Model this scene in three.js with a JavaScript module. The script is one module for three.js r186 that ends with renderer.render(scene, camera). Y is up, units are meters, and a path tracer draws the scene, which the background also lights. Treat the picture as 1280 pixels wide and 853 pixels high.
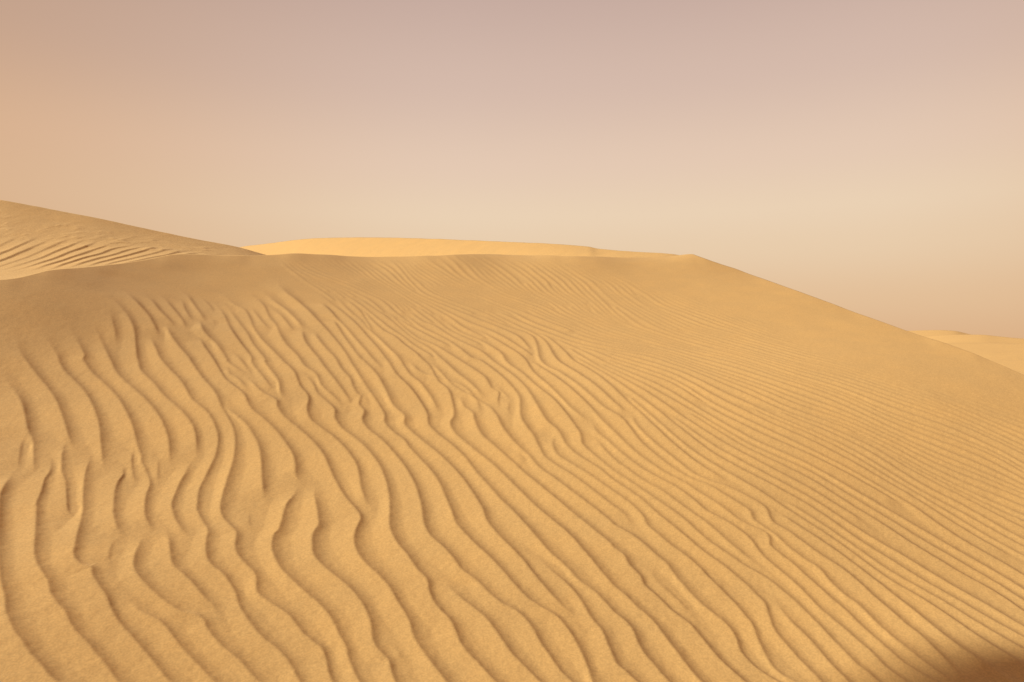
import * as THREE from 'three';
import { mergeGeometries } from 'three/addons/utils/BufferGeometryUtils.js';

// ------------------------------------------------------------------ camera, sky, sun, exposure
const EYE = 1.65;                                       // eye above the sand at the photographer's feet
const scene = new THREE.Scene();
const camera = new THREE.PerspectiveCamera(51.72, 1280 / 853, 0.05, 9000);
camera.position.set(0, EYE, 0);
camera.lookAt(0, EYE, -10);

const renderer = new THREE.WebGLRenderer({ antialias: true });
renderer.toneMapping = THREE.LinearToneMapping;
renderer.toneMappingExposure = 1.25;
renderer.shadowMap.enabled = true;

const SUN_ELEVATION = 30 * Math.PI / 180;
const SUN_DIR = new THREE.Vector3(-1.0 * Math.cos(SUN_ELEVATION), Math.sin(SUN_ELEVATION), 0.0 * Math.cos(SUN_ELEVATION)).normalize();
const sun = new THREE.DirectionalLight(new THREE.Color(1.0, 0.975, 0.82), 4.9);
sun.name = 'sun';
sun.position.copy(SUN_DIR).multiplyScalar(80);
sun.castShadow = true;
sun.shadow.radius = 4;                                  // dusty air spreads the disc
sun.shadow.mapSize.set(4096, 4096);
Object.assign(sun.shadow.camera, { left: -40, right: 40, top: 40, bottom: -40, near: 1, far: 200 });
scene.add(sun, sun.target);

const srgb = (r, g, b) => [r, g, b].map((v) => { v /= 255; return v <= 0.04045 ? v / 12.92 : ((v + 0.055) / 1.055) ** 2.4; });
const mix = (a, b, t) => a + (b - a) * t;
const clamp = (v, a = 0, b = 1) => Math.min(b, Math.max(a, v));
const smooth = (a, b, v) => { const t = clamp((v - a) / (b - a)); return t * t * (3 - 2 * t); };
{ // dusty evening sky: peach veil low down, mauve grey higher up
  const w = 1024, h = 512, data = new Float32Array(w * h * 4);
  const stops = [[-6, srgb(219, 176, 134)], [0, srgb(221, 179, 138)], [3, srgb(227, 191, 152)], [7, srgb(232, 204, 171)], [10, srgb(234, 209, 180)], [14, srgb(228, 201, 179)], [20, srgb(213, 186, 171)], [27, srgb(197, 170, 159)], [45, srgb(166, 142, 142)], [90, srgb(140, 124, 130)]];
  const veilStops = [[-6, srgb(212, 167, 121)], [0, srgb(213, 168, 122)], [14, srgb(213, 169, 130)], [21, srgb(192, 155, 128)], [28, srgb(182, 149, 128)], [45, srgb(160, 136, 128)], [90, srgb(140, 124, 130)]];
  const ramp = (rows, el) => { let k = 0; while (k < rows.length - 2 && el > rows[k + 1][0]) k++; const t = smooth(rows[k][0], rows[k + 1][0], el) * 0.35 + 0.65 * clamp((el - rows[k][0]) / (rows[k + 1][0] - rows[k][0])); return [0, 1, 2].map((c) => mix(rows[k][1][c], rows[k + 1][1][c], t)); };
  for (let j = 0; j < h; j++) {
    const el = ((j + 0.5) / h - 0.5) * 180;
    const clear = ramp(stops, el), dust = ramp(veilStops, el);
    for (let i = 0; i < w; i++) {
      const az = ((i + 0.5) / w - 0.5) * 2 * Math.PI;             // 0 is +x, -90 degrees is straight ahead
      const off = Math.acos(clamp(Math.cos(az + Math.PI / 2 - 0.2), -1, 1)) * 180 / Math.PI;
      const veil = smooth(14, 58, off) * 0.85;                          // the dust is thicker and redder away from the bright bank ahead
      const o = (j * w + i) * 4;
      for (let c = 0; c < 3; c++) data[o + c] = mix(clear[c], dust[c], veil) / renderer.toneMappingExposure;
      data[o + 3] = 1;
    }
  }
  const sky = new THREE.DataTexture(data, w, h, THREE.RGBAFormat, THREE.FloatType);
  sky.mapping = THREE.EquirectangularReflectionMapping;
  sky.magFilter = sky.minFilter = THREE.LinearFilter;
  sky.needsUpdate = true;
  scene.background = sky;
  scene.environment = sky;
}

// ------------------------------------------------------------------ helpers
let seed = 20240611;
const rnd = () => { seed = (seed + 0x6D2B79F5) | 0; let t = Math.imul(seed ^ (seed >>> 15), 1 | seed); t = (t + Math.imul(t ^ (t >>> 7), 61 | t)) ^ t; return ((t ^ (t >>> 14)) >>> 0) / 4294967296; };
const hash = (i, j) => { let h = Math.imul(i, 374761393) + Math.imul(j, 668265263); h = Math.imul(h ^ (h >>> 13), 1274126177); return ((h ^ (h >>> 16)) >>> 0) / 4294967296; };
function noise(x, y) {                                   // -1 .. 1
  const i = Math.floor(x), j = Math.floor(y); let u = x - i, v = y - j;
  u = u * u * u * (u * (u * 6 - 15) + 10); v = v * v * v * (v * (v * 6 - 15) + 10);
  return 2 * mix(mix(hash(i, j), hash(i + 1, j), u), mix(hash(i, j + 1), hash(i + 1, j + 1), u), v) - 1;
}
const fbm = (x, y, n = 4) => { let s = 0, a = 0.5; for (let k = 0; k < n; k++) { s += a * noise(x, y); x = x * 2.03 + 17.1; y = y * 2.03 - 9.7; a *= 0.5; } return s; };
function table(rows, at) {                               // piecewise smooth lookup in sorted [key, value] rows
  if (at <= rows[0][0]) return rows[0][1];
  for (let k = 1; k < rows.length; k++) if (at <= rows[k][0]) {
    const p1 = rows[k - 1], p2 = rows[k], p0 = rows[k - 2] ?? p1, p3 = rows[k + 1] ?? p2, t = (at - p1[0]) / (p2[0] - p1[0]), dx = p2[0] - p1[0];
    const m1 = (p2[1] - p0[1]) / (p2[0] - p0[0] || 1) * dx, m2 = (p3[1] - p1[1]) / (p3[0] - p1[0] || 1) * dx;
    return (2 * t ** 3 - 3 * t * t + 1) * p1[1] + (t ** 3 - 2 * t * t + t) * m1 + (3 * t * t - 2 * t ** 3) * p2[1] + (t ** 3 - t * t) * m2;
  }
  return rows[rows.length - 1][1];
}
function tileTexture(n, fn, color) {                     // seamless square texture from a periodic function
  const data = new Uint8Array(n * n * 4);
  for (let j = 0; j < n; j++) for (let i = 0; i < n; i++) {
    const v = fn(i / n, j / n), o = (j * n + i) * 4;
    data[o] = clamp(v[0]) * 255; data[o + 1] = clamp(v[1]) * 255; data[o + 2] = clamp(v[2]) * 255; data[o + 3] = 255;
  }
  const t = new THREE.DataTexture(data, n, n);
  t.wrapS = t.wrapT = THREE.RepeatWrapping; t.magFilter = THREE.LinearFilter; t.minFilter = THREE.LinearMipmapLinearFilter; t.generateMipmaps = true;
  if (color) t.colorSpace = THREE.SRGBColorSpace;
  t.needsUpdate = true;
  return t;
}
function pnoise(x, y, p) {                               // noise with period p
  const i = Math.floor(x), j = Math.floor(y); let u = x - i, v = y - j; u = u * u * (3 - 2 * u); v = v * v * (3 - 2 * v);
  const m = (a) => ((a % p) + p) % p, h = (a, b) => hash(m(a) + 71 * p, m(b));
  return 2 * mix(mix(h(i, j), h(i + 1, j), u), mix(h(i, j + 1), h(i + 1, j + 1), u), v) - 1;
}

// ------------------------------------------------------------------ sand
const SAND = [0.625, 0.377, 0.134];
const grain = tileTexture(1024, (x, y) => { const g = 0.5 + 0.25 * pnoise(x * 512, y * 512, 512) + 0.15 * pnoise(x * 200, y * 200, 200); return [g, g, g]; }, false);
const tint = tileTexture(1024, (x, y) => {
  const a = pnoise(x * 9, y * 9, 9) * 0.5 + pnoise(x * 31, y * 31, 31) * 0.3, b = pnoise(x * 400, y * 400, 400), k = 0.93 + 0.022 * a + 0.05 * b;
  return [k, k - 0.006 * a, k - 0.02 * a];
}, true);
function sandMaterial(size, bump, rgb = SAND) {          // size: metres of one tile (uv are metres)
  const g = grain.clone(), t = tint.clone(); g.repeat.set(1 / size, 1 / size); t.repeat.set(1 / (size * 1.7), 1 / (size * 1.7)); g.needsUpdate = t.needsUpdate = true;
  return new THREE.MeshStandardMaterial({ color: new THREE.Color().setRGB(...rgb), map: t, bumpMap: g, bumpScale: bump, roughness: 1, metalness: 0 });
}
function sheet(name, nu, nv, fn, material, label, category) {      // a grid of points fn(i, j) -> [x, y, z]
  const pos = new Float32Array(nu * nv * 3), uv = new Float32Array(nu * nv * 2), idx = new Uint32Array((nu - 1) * (nv - 1) * 6);
  for (let j = 0, k = 0; j < nv; j++) for (let i = 0; i < nu; i++, k++) {
    const p = fn(i, j); pos.set(p, k * 3); uv[k * 2] = p[0]; uv[k * 2 + 1] = p[2];
  }
  for (let j = 0, k = 0; j < nv - 1; j++) for (let i = 0; i < nu - 1; i++) {
    const a = j * nu + i, b = a + 1, c = a + nu, d = c + 1;
    idx[k++] = a; idx[k++] = b; idx[k++] = d; idx[k++] = a; idx[k++] = d; idx[k++] = c;
  }
  const g = new THREE.BufferGeometry();
  g.setAttribute('position', new THREE.BufferAttribute(pos, 3)); g.setAttribute('uv', new THREE.BufferAttribute(uv, 2));
  g.setIndex(new THREE.BufferAttribute(idx, 1)); g.computeVertexNormals();
  const m = new THREE.Mesh(g, material); m.name = name; m.castShadow = m.receiveShadow = true;
  m.userData = { kind: 'structure', label, category };
  scene.add(m);
  return m;
}

// ------------------------------------------------------------------ survey of the near dune, metres: [x, d, height from the eye]
const SURVEY = [
  [-4.942, 6.796, 0.591], [-4.855, 7.366, 0.741], [-4.784, 7.943, 0.844], [-4.656, 8.718, 0.996], [-4.49, 9.453, 1.165], [-3.922, 10.151, 1.234], [-3.226, 10.92, 1.359], [-2.376, 11.618, 1.393],
  [-1.077, 11.845, 1.454], [0, 12.742, 1.557], [1.117, 12.288, 1.48], [2.353, 12.942, 1.537], [3.056, 13.12, 1.598], [3.217, 12.987, 1.601], [3.305, 12.868, 1.589], [3.339, 12.664, 1.533],
  [3.449, 12.439, 1.44], [3.616, 12.24, 1.342], [3.903, 11.843, 1.164], [4.248, 10.383, 0.726], [4.495, 9.417, 0.423], [4.683, 8.41, 0.139], [4.807, 7.554, -0.082], [4.862, 6.686, -0.315],
  [-1.881, 2.586, -1.253], [-1.013, 2.786, -1.35], [0, 2.933, -1.421], [1.125, 3.095, -1.5], [2.294, 3.154, -1.529], [-2.322, 3.193, -1.065], [-1.271, 3.495, -1.166], [0, 3.688, -1.23],
  [1.397, 3.842, -1.281], [2.913, 4.005, -1.336], [-3.005, 4.132, -0.815], [-2.204, 4.407, -0.869], [-1.248, 4.576, -0.902], [0, 4.732, -0.933], [1.737, 4.776, -0.942], [3.606, 4.958, -0.978],
  [-3.695, 5.081, -0.424], [-2.933, 5.378, -0.449], [-2.044, 5.622, -0.47], [-0.945, 5.942, -0.496], [0.545, 6.001, -0.501], [2.187, 6.015, -0.502], [3.547, 6.002, -0.501], [-4.201, 5.776, -0.023],
  [-3.656, 6.187, -0.025], [-3.014, 6.63, -0.026], [-2.241, 7.044, -0.028], [-1.022, 7.498, -0.03], [0.711, 7.824, -0.031], [2.503, 7.866, -0.031], [-4.317, 6.55, 0.309], [-3.867, 7.09, 0.334],
  [-3.428, 7.938, 0.419], [-2.583, 8.744, 0.512], [-1.098, 9.659, 0.62], [0.92, 10.116, 0.649], [3.015, 10.206, 0.655], [-4.679, 7.1, 0.601], [-4.513, 7.942, 0.736], [-4.173, 8.957, 0.911],
  [-3.433, 9.745, 1.002], [-2.205, 10.779, 1.096], [-0.259, 11.374, 1.17], [1.843, 11.587, 1.165], [-2.5, 1.2, -1.45], [0, 1.2, -1.68], [2.5, 1.2, -1.86], [-4, 0, -1.4],
  [4, 0, -2.1], [0, -2, -1.9], [-6, -6, -2.2], [6, -6, -2.3], [-9, 3, -0.6], [-8.5, 6, 0.25], [7, 4, -1.25], [9, 1, -1.9],
  [-9, 0, -1.2]];
const CREST = [
  [-4.943, 6.796], [-4.855, 7.366], [-4.784, 7.943], [-4.656, 8.718], [-4.49, 9.453], [-3.922, 10.151], [-3.226, 10.92], [-2.376, 11.618],
  [-1.077, 11.845], [0, 12.742], [1.117, 12.288], [2.353, 12.942], [3.056, 13.12], [3.217, 12.987], [3.305, 12.868], [3.339, 12.664],
  [3.449, 12.439], [3.616, 12.24], [3.903, 11.843], [4.248, 10.383], [4.494, 9.417], [4.683, 8.41], [4.807, 7.554], [4.863, 6.686]];       // its brink line, [x, d]
const CALM_EDGE = [
  [-4.586, 5.766], [-4.405, 6.057], [-4.27, 6.369], [-4.141, 6.748], [-4.269, 7.668], [-4.164, 8.329], [-3.605, 9.329], [-2.819, 10.336],
  [-1.782, 11.199], [-0.518, 11.4], [0.762, 11.182], [1.89, 10.394], [2.674, 9.049], [2.977, 7.278], [3.157, 6.04], [3.54, 5.563],
  [3.838, 5.278]];   // above this line the sand is smooth
const SPACING = [
  [2.758, 5.275, 0.076], [3.138, 4.931, 0.066], [3.136, 4.6, 0.074], [2.613, 4.107, 0.119], [2.714, 3.915, 0.118], [2.451, 4.689, 0.107], [2.34, 5.719, 0.089], [1.957, 6.625, 0.089],
  [1.633, 8.983, 0.101], [0.688, 10.085, 0.094], [0, 8.782, 0.133], [-0.921, 10.132, 0.089], [0.532, 7.804, 0.138], [-2.179, 10.092, 0.084], [-1.643, 9.038, 0.095], [3.062, 6.571, 0.065],
  [2.135, 5.219, 0.111], [1.503, 6.011, 0.102], [-3.073, 9.016, 0.072], [-2.596, 9.137, 0.08], [-0.598, 3.76, 0.165], [-3.242, 7.316, 0.107], [-0.214, 4.714, 0.184], [1.073, 3.632, 0.191]];     // distance from one ripple to the next, [x, d, metres]
const FILL_EDGE = [
  [-3.234, 10.619], [-2.847, 9.824], [-2.28, 8.724], [-1.665, 7.919], [-0.651, 7.16], [0.436, 6.393], [0.969, 5.686], [1.297, 4.756],
  [1.263, 3.832], [1.131, 3.109]];   // right of this line the ripples are fine and even
const RIPPLE_HEIGHT = 0.08, LEE = 0.4;   // of the spacing
const BRINK_LINES = [       // ripple brinks in plan, metres
  [[-2.994, 4.209], [-2.948, 4.107], [-2.895, 3.995], [-2.834, 3.889], [-2.611, 3.578], [-2.412, 3.304], [-2.281, 3.137], [-2.189, 3.034], [-2.123, 2.948], [-2.059, 2.882], [-2.002, 2.83], [-1.937, 2.783], [-1.867, 2.727], [-1.801, 2.685], [-1.72, 2.627]],
  [[-2.926, 4.464], [-2.83, 4.31], [-2.786, 4.192], [-2.704, 4.036], [-2.641, 3.904], [-2.594, 3.836], [-2.456, 3.624], [-2.331, 3.43], [-2.253, 3.329], [-2.178, 3.255], [-2.106, 3.188], [-2.04, 3.108], [-1.975, 3.048], [-1.902, 2.994], [-1.838, 2.927], [-1.774, 2.877], [-1.705, 2.831], [-1.619, 2.766], [-1.559, 2.722], [-1.507, 2.678]],
  [[-2.733, 4.559], [-2.681, 4.443], [-2.604, 4.283], [-2.505, 4.106], [-2.388, 3.911], [-2.313, 3.769], [-2.249, 3.639], [-2.178, 3.5], [-2.142, 3.435], [-2.089, 3.38], [-2.039, 3.352], [-2.003, 3.348], [-1.961, 3.286], [-1.893, 3.218], [-1.813, 3.143], [-1.748, 3.068], [-1.679, 2.999], [-1.589, 2.927], [-1.49, 2.849], [-1.408, 2.783], [-1.33, 2.72]],
  [[-2.982, 4.694], [-2.884, 4.507], [-2.774, 4.33], [-2.672, 4.206], [-2.557, 4.036], [-2.457, 3.889], [-2.396, 3.834], [-2.34, 3.786]],
  [[-2.509, 4.527], [-2.43, 4.396], [-2.403, 4.286], [-2.35, 4.158], [-2.243, 3.957], [-2.214, 3.905], [-2.125, 3.777], [-2.035, 3.663]],
  [[-2.057, 3.675], [-2.045, 3.598], [-2.011, 3.509], [-1.94, 3.388]],
  [[-2.417, 4.581], [-2.315, 4.457], [-2.228, 4.327], [-2.176, 4.184], [-2.092, 4.002], [-2.026, 3.895], [-1.902, 3.75]],
  [[-2.546, 4.726], [-2.469, 4.565], [-2.365, 4.39], [-2.279, 4.299]],
  [[-2.343, 4.653], [-2.266, 4.496], [-2.187, 4.338]],
  [[-1.953, 3.718], [-1.915, 3.604], [-1.875, 3.488], [-1.819, 3.386], [-1.752, 3.314], [-1.657, 3.238], [-1.573, 3.18], [-1.476, 3.129], [-1.401, 3.119], [-1.351, 3.087], [-1.327, 3.05], [-1.273, 2.995], [-1.213, 2.942], [-1.14, 2.895], [-1.08, 2.846], [-1.015, 2.788]],
  [[-1.893, 3.831], [-1.819, 3.722], [-1.755, 3.607], [-1.684, 3.484], [-1.613, 3.418], [-1.537, 3.358], [-1.453, 3.278], [-1.417, 3.246], [-1.362, 3.205], [-1.299, 3.129]],
  [[-1.728, 3.168], [-1.683, 3.125], [-1.62, 3.082], [-1.565, 3.06], [-1.508, 3.032], [-1.447, 2.978], [-1.386, 2.92], [-1.307, 2.857], [-1.246, 2.81], [-1.216, 2.787], [-1.175, 2.755]],
  [[-2.127, 4.655], [-2.092, 4.512], [-2.07, 4.391], [-2.025, 4.222], [-1.976, 4.082], [-1.883, 3.933], [-1.807, 3.842], [-1.735, 3.779], [-1.68, 3.763]],
  [[-3.382, 6.57], [-3.222, 6.352], [-3.084, 6.159], [-2.911, 5.972], [-2.76, 5.821], [-2.635, 5.668], [-2.503, 5.493], [-2.331, 5.343], [-2.234, 5.231], [-2.129, 5.072], [-2.06, 4.926], [-2.006, 4.756], [-1.984, 4.646], [-1.946, 4.44], [-1.914, 4.296], [-1.843, 4.113], [-1.819, 4.062], [-1.742, 3.955], [-1.694, 3.894], [-1.655, 3.828], [-1.631, 3.749], [-1.582, 3.633], [-1.542, 3.562], [-1.491, 3.508], [-1.418, 3.452], [-1.347, 3.372], [-1.295, 3.301], [-1.264, 3.244], [-1.216, 3.179], [-1.152, 3.105], [-1.071, 3.026], [-1.004, 2.98], [-0.945, 2.927], [-0.894, 2.869], [-0.857, 2.816]],
  [[-3.412, 6.927], [-3.259, 6.706], [-3.072, 6.482], [-2.898, 6.287], [-2.853, 6.227], [-2.692, 6.015], [-2.57, 5.865], [-2.409, 5.677], [-2.315, 5.541], [-2.251, 5.441], [-2.142, 5.297], [-2.03, 5.122], [-1.949, 4.949], [-1.875, 4.73], [-1.815, 4.488], [-1.754, 4.252], [-1.7, 4.095], [-1.624, 3.981], [-1.53, 3.885], [-1.5, 3.824], [-1.459, 3.705], [-1.407, 3.625], [-1.339, 3.554], [-1.284, 3.502], [-1.254, 3.446], [-1.225, 3.366], [-1.189, 3.317], [-1.12, 3.268], [-1.038, 3.216], [-0.987, 3.168], [-0.918, 3.089], [-0.862, 3.045], [-0.813, 3.007], [-0.78, 2.949], [-0.757, 2.891], [-0.729, 2.836]],
  [[-2.257, 5.472], [-2.12, 5.347], [-1.99, 5.23], [-1.869, 5.074], [-1.777, 4.93], [-1.691, 4.737], [-1.609, 4.523], [-1.552, 4.385], [-1.491, 4.252]],
  [[-1.535, 4.121], [-1.507, 4.03], [-1.452, 3.913]],
  [[-1.363, 4.477], [-1.353, 4.347], [-1.357, 4.218], [-1.31, 3.953], [-1.315, 3.885], [-1.293, 3.783], [-1.254, 3.689], [-1.178, 3.57], [-1.094, 3.48], [-1.009, 3.394], [-0.933, 3.328], [-0.868, 3.263], [-0.813, 3.191], [-0.765, 3.108], [-0.717, 3.035], [-0.694, 2.974], [-0.658, 2.906], [-0.627, 2.851]],
  [[-3.019, 6.798], [-2.903, 6.622], [-2.8, 6.482], [-2.66, 6.288], [-2.516, 6.08], [-2.416, 5.936], [-2.287, 5.808], [-2.17, 5.685], [-2.088, 5.546], [-2.01, 5.436], [-1.903, 5.34], [-1.795, 5.232], [-1.682, 5.1], [-1.586, 4.968], [-1.509, 4.848], [-1.458, 4.726], [-1.415, 4.606], [-1.337, 4.489]],
  [[-1.24, 4.485], [-1.248, 4.435], [-1.203, 4.301], [-1.162, 4.194], [-1.137, 4.12], [-1.11, 4.034], [-1.111, 3.923], [-1.082, 3.803], [-1.045, 3.71], [-0.973, 3.619], [-0.892, 3.543], [-0.815, 3.47], [-0.748, 3.391], [-0.692, 3.306], [-0.646, 3.21], [-0.621, 3.116], [-0.581, 3.042], [-0.528, 2.986], [-0.505, 2.927], [-0.483, 2.871]],
  [[-0.515, 3.065], [-0.484, 3.03], [-0.471, 2.987]],
  [[-2.291, 6.044], [-2.197, 5.941], [-2.059, 5.775], [-1.966, 5.707], [-1.89, 5.638], [-1.846, 5.53], [-1.751, 5.395], [-1.627, 5.273], [-1.507, 5.152], [-1.385, 5.007], [-1.292, 4.86], [-1.209, 4.69], [-1.137, 4.55], [-1.035, 4.374], [-0.933, 4.23], [-0.892, 4.136], [-0.891, 4.013], [-0.877, 3.899], [-0.835, 3.784], [-0.77, 3.68], [-0.691, 3.592], [-0.612, 3.492], [-0.555, 3.388], [-0.504, 3.303], [-0.471, 3.235], [-0.445, 3.155], [-0.404, 3.08], [-0.351, 2.998], [-0.302, 2.931], [-0.282, 2.898]],
  [[-2.887, 7.735], [-2.717, 7.392], [-2.54, 7.09], [-2.391, 6.89], [-2.25, 6.698], [-2.113, 6.512], [-1.948, 6.287], [-1.813, 6.006], [-1.681, 5.801], [-1.632, 5.594], [-1.602, 5.501], [-1.54, 5.387], [-1.434, 5.288], [-1.305, 5.166], [-1.187, 5.016], [-1.081, 4.842], [-1.023, 4.694], [-0.974, 4.526], [-0.911, 4.369], [-0.844, 4.265]],
  [[-1.844, 6.275], [-1.722, 6.082], [-1.631, 5.898], [-1.515, 5.757], [-1.42, 5.62], [-1.387, 5.491], [-1.351, 5.418], [-1.267, 5.295], [-1.14, 5.168], [-1.008, 4.99], [-0.908, 4.815], [-0.839, 4.645], [-0.782, 4.458], [-0.741, 4.258], [-0.727, 4.16], [-0.697, 4.031], [-0.64, 3.903], [-0.568, 3.793], [-0.545, 3.749], [-0.49, 3.655], [-0.435, 3.584], [-0.415, 3.503], [-0.387, 3.426], [-0.345, 3.355], [-0.292, 3.288], [-0.257, 3.207], [-0.229, 3.13], [-0.184, 3.058], [-0.129, 2.991], [-0.081, 2.925]],
  [[-2.869, 8.176], [-2.711, 7.853], [-2.554, 7.603], [-2.414, 7.306], [-2.248, 7.002], [-2.062, 6.736], [-1.913, 6.481], [-1.76, 6.305], [-1.645, 6.064], [-1.525, 5.912], [-1.423, 5.785], [-1.39, 5.683]],
  [[-1.28, 5.945], [-1.258, 5.774], [-1.19, 5.652], [-1.171, 5.493], [-1.094, 5.346], [-0.967, 5.199], [-0.837, 5.002], [-0.745, 4.839], [-0.686, 4.717], [-0.629, 4.575], [-0.575, 4.392], [-0.549, 4.283], [-0.52, 4.142], [-0.469, 4.007], [-0.391, 3.904], [-0.32, 3.796], [-0.265, 3.692], [-0.187, 3.614], [-0.123, 3.524], [-0.061, 3.453], [0.007, 3.409], [0.059, 3.351], [0.1, 3.271], [0.125, 3.193], [0.165, 3.108], [0.204, 3.027], [0.243, 2.972]],
  [[-0.341, 3.613], [-0.315, 3.548], [-0.264, 3.474], [-0.185, 3.391], [-0.135, 3.338], [-0.086, 3.259], [-0.047, 3.182], [-0.002, 3.096], [0.058, 3.017], [0.107, 2.952]],
  [[-2.274, 7.59], [-2.123, 7.2], [-1.982, 6.939], [-1.86, 6.734], [-1.756, 6.539], [-1.572, 6.225], [-1.431, 5.983], [-1.347, 5.827], [-1.318, 5.714]],
  [[-1.257, 5.951], [-1.178, 5.834]],
  [[-2.135, 7.55], [-1.969, 7.22], [-1.82, 6.96], [-1.712, 6.789], [-1.586, 6.519], [-1.459, 6.31], [-1.379, 6.106], [-1.311, 5.977]],
  [[-3.136, 9.335], [-2.849, 8.875], [-2.64, 8.624], [-2.422, 8.318], [-2.147, 7.873], [-1.992, 7.616], [-1.811, 7.286], [-1.656, 6.979], [-1.585, 6.808], [-1.459, 6.535], [-1.301, 6.196], [-1.156, 5.918], [-1.041, 5.678], [-1.014, 5.595], [-0.99, 5.479], [-0.909, 5.347], [-0.805, 5.225], [-0.742, 5.101], [-0.639, 4.933], [-0.54, 4.761], [-0.475, 4.619], [-0.423, 4.458], [-0.374, 4.304], [-0.334, 4.165], [-0.267, 4.042], [-0.192, 3.927], [-0.111, 3.811], [-0.045, 3.701], [0.018, 3.591], [0.067, 3.517], [0.144, 3.444], [0.21, 3.394], [0.252, 3.322], [0.283, 3.244], [0.31, 3.143], [0.328, 3.058], [0.337, 2.987]],
  [[-2.055, 8.089], [-1.888, 7.715], [-1.711, 7.326], [-1.489, 6.867], [-1.42, 6.765], [-1.255, 6.469], [-1.105, 6.116], [-0.989, 5.819], [-0.868, 5.638]],
  [[-0.866, 5.621], [-0.842, 5.488], [-0.783, 5.383], [-0.661, 5.214], [-0.548, 5.068], [-0.424, 4.878], [-0.32, 4.685], [-0.234, 4.479], [-0.18, 4.326], [-0.152, 4.207], [-0.084, 4.063], [-0.003, 3.93], [0.062, 3.823], [0.123, 3.689], [0.19, 3.567], [0.245, 3.482], [0.299, 3.423], [0.344, 3.393]],
  [[0.151, 3.872], [0.201, 3.769], [0.269, 3.676], [0.323, 3.586], [0.355, 3.498], [0.383, 3.399], [0.422, 3.32], [0.437, 3.228], [0.455, 3.127], [0.459, 3.097], [0.496, 3.053], [0.52, 3.015]],
  [[-2.376, 8.713], [-2.191, 8.439], [-1.988, 8.062], [-1.81, 7.748], [-1.656, 7.445], [-1.492, 7.125], [-1.361, 6.867], [-1.211, 6.608]],
  [[-2.476, 9.078], [-2.234, 8.727], [-2.01, 8.406], [-1.838, 8.128], [-1.688, 7.852], [-1.536, 7.54], [-1.375, 7.209], [-1.239, 6.903], [-1.175, 6.753], [-1.069, 6.492], [-0.902, 6.202], [-0.786, 5.951], [-0.692, 5.699], [-0.653, 5.497], [-0.564, 5.346], [-0.451, 5.192], [-0.342, 5.019], [-0.252, 4.817], [-0.155, 4.628], [-0.066, 4.449], [-0.001, 4.343], [0.069, 4.208], [0.146, 4.047], [0.208, 3.917], [0.279, 3.815], [0.353, 3.688], [0.418, 3.616], [0.468, 3.53], [0.503, 3.461], [0.544, 3.409], [0.575, 3.337], [0.581, 3.263], [0.599, 3.188], [0.63, 3.117], [0.666, 3.037]],
  [[-2.337, 9.197], [-2.118, 8.788], [-1.925, 8.445], [-1.766, 8.217], [-1.606, 7.884], [-1.444, 7.573], [-1.273, 7.241], [-1.116, 6.937], [-0.948, 6.519], [-0.828, 6.327], [-0.702, 6.043], [-0.631, 5.835], [-0.597, 5.727]],
  [[-2.115, 8.985], [-1.864, 8.597], [-1.699, 8.187], [-1.545, 7.799]],
  [[-1.82, 8.617], [-1.628, 8.216], [-1.446, 7.89], [-1.278, 7.68], [-1.139, 7.423], [-0.995, 7.183], [-0.903, 6.99], [-0.785, 6.759], [-0.677, 6.42], [-0.564, 6.205], [-0.503, 5.942], [-0.471, 5.685], [-0.489, 5.546], [-0.446, 5.388], [-0.358, 5.244], [-0.267, 5.108], [-0.167, 4.966], [-0.085, 4.831], [0.017, 4.642], [0.112, 4.462], [0.173, 4.357], [0.261, 4.225], [0.335, 4.107], [0.402, 3.958], [0.455, 3.838], [0.496, 3.74], [0.533, 3.664], [0.584, 3.592], [0.63, 3.508], [0.684, 3.429], [0.719, 3.324], [0.752, 3.224], [0.783, 3.127], [0.809, 3.058]],
  [[-1.001, 6.881], [-0.897, 6.657], [-0.778, 6.551]],
  [[-0.456, 6.087], [-0.401, 5.872], [-0.323, 5.747], [-0.299, 5.592], [-0.238, 5.371], [-0.147, 5.213], [-0.049, 5.052], [0.018, 4.937], [0.082, 4.815], [0.179, 4.661], [0.269, 4.516], [0.344, 4.39], [0.442, 4.239], [0.503, 4.142], [0.56, 4.05], [0.582, 4.001], [0.624, 3.942], [0.643, 3.856], [0.687, 3.769], [0.696, 3.7], [0.751, 3.614], [0.801, 3.516], [0.861, 3.438], [0.895, 3.348], [0.941, 3.211], [1.009, 3.085]],
  [[0.764, 3.805], [0.772, 3.741], [0.814, 3.667], [0.858, 3.589], [0.883, 3.526], [0.899, 3.464]],
  [[-0.78, 6.872], [-0.672, 6.619], [-0.542, 6.342], [-0.403, 6.153], [-0.281, 5.994], [-0.181, 5.843], [-0.123, 5.683], [-0.082, 5.501], [-0.009, 5.305], [0.06, 5.164], [0.126, 5.044], [0.188, 4.892], [0.272, 4.771], [0.363, 4.632], [0.448, 4.502], [0.53, 4.379], [0.592, 4.281], [0.615, 4.231], [0.687, 4.157], [0.753, 4.067], [0.803, 3.971], [0.853, 3.889], [0.883, 3.785], [0.921, 3.678], [0.967, 3.579], [1.017, 3.505], [1.055, 3.433], [1.068, 3.354], [1.062, 3.276], [1.089, 3.191], [1.132, 3.134], [1.157, 3.106]],
  [[0.047, 5.164], [0.059, 5.069], [0.104, 4.966]],
  [[-0.286, 5.935], [-0.27, 5.749]],
  [[-0.521, 6.391], [-0.429, 6.284], [-0.372, 6.177]],
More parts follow.
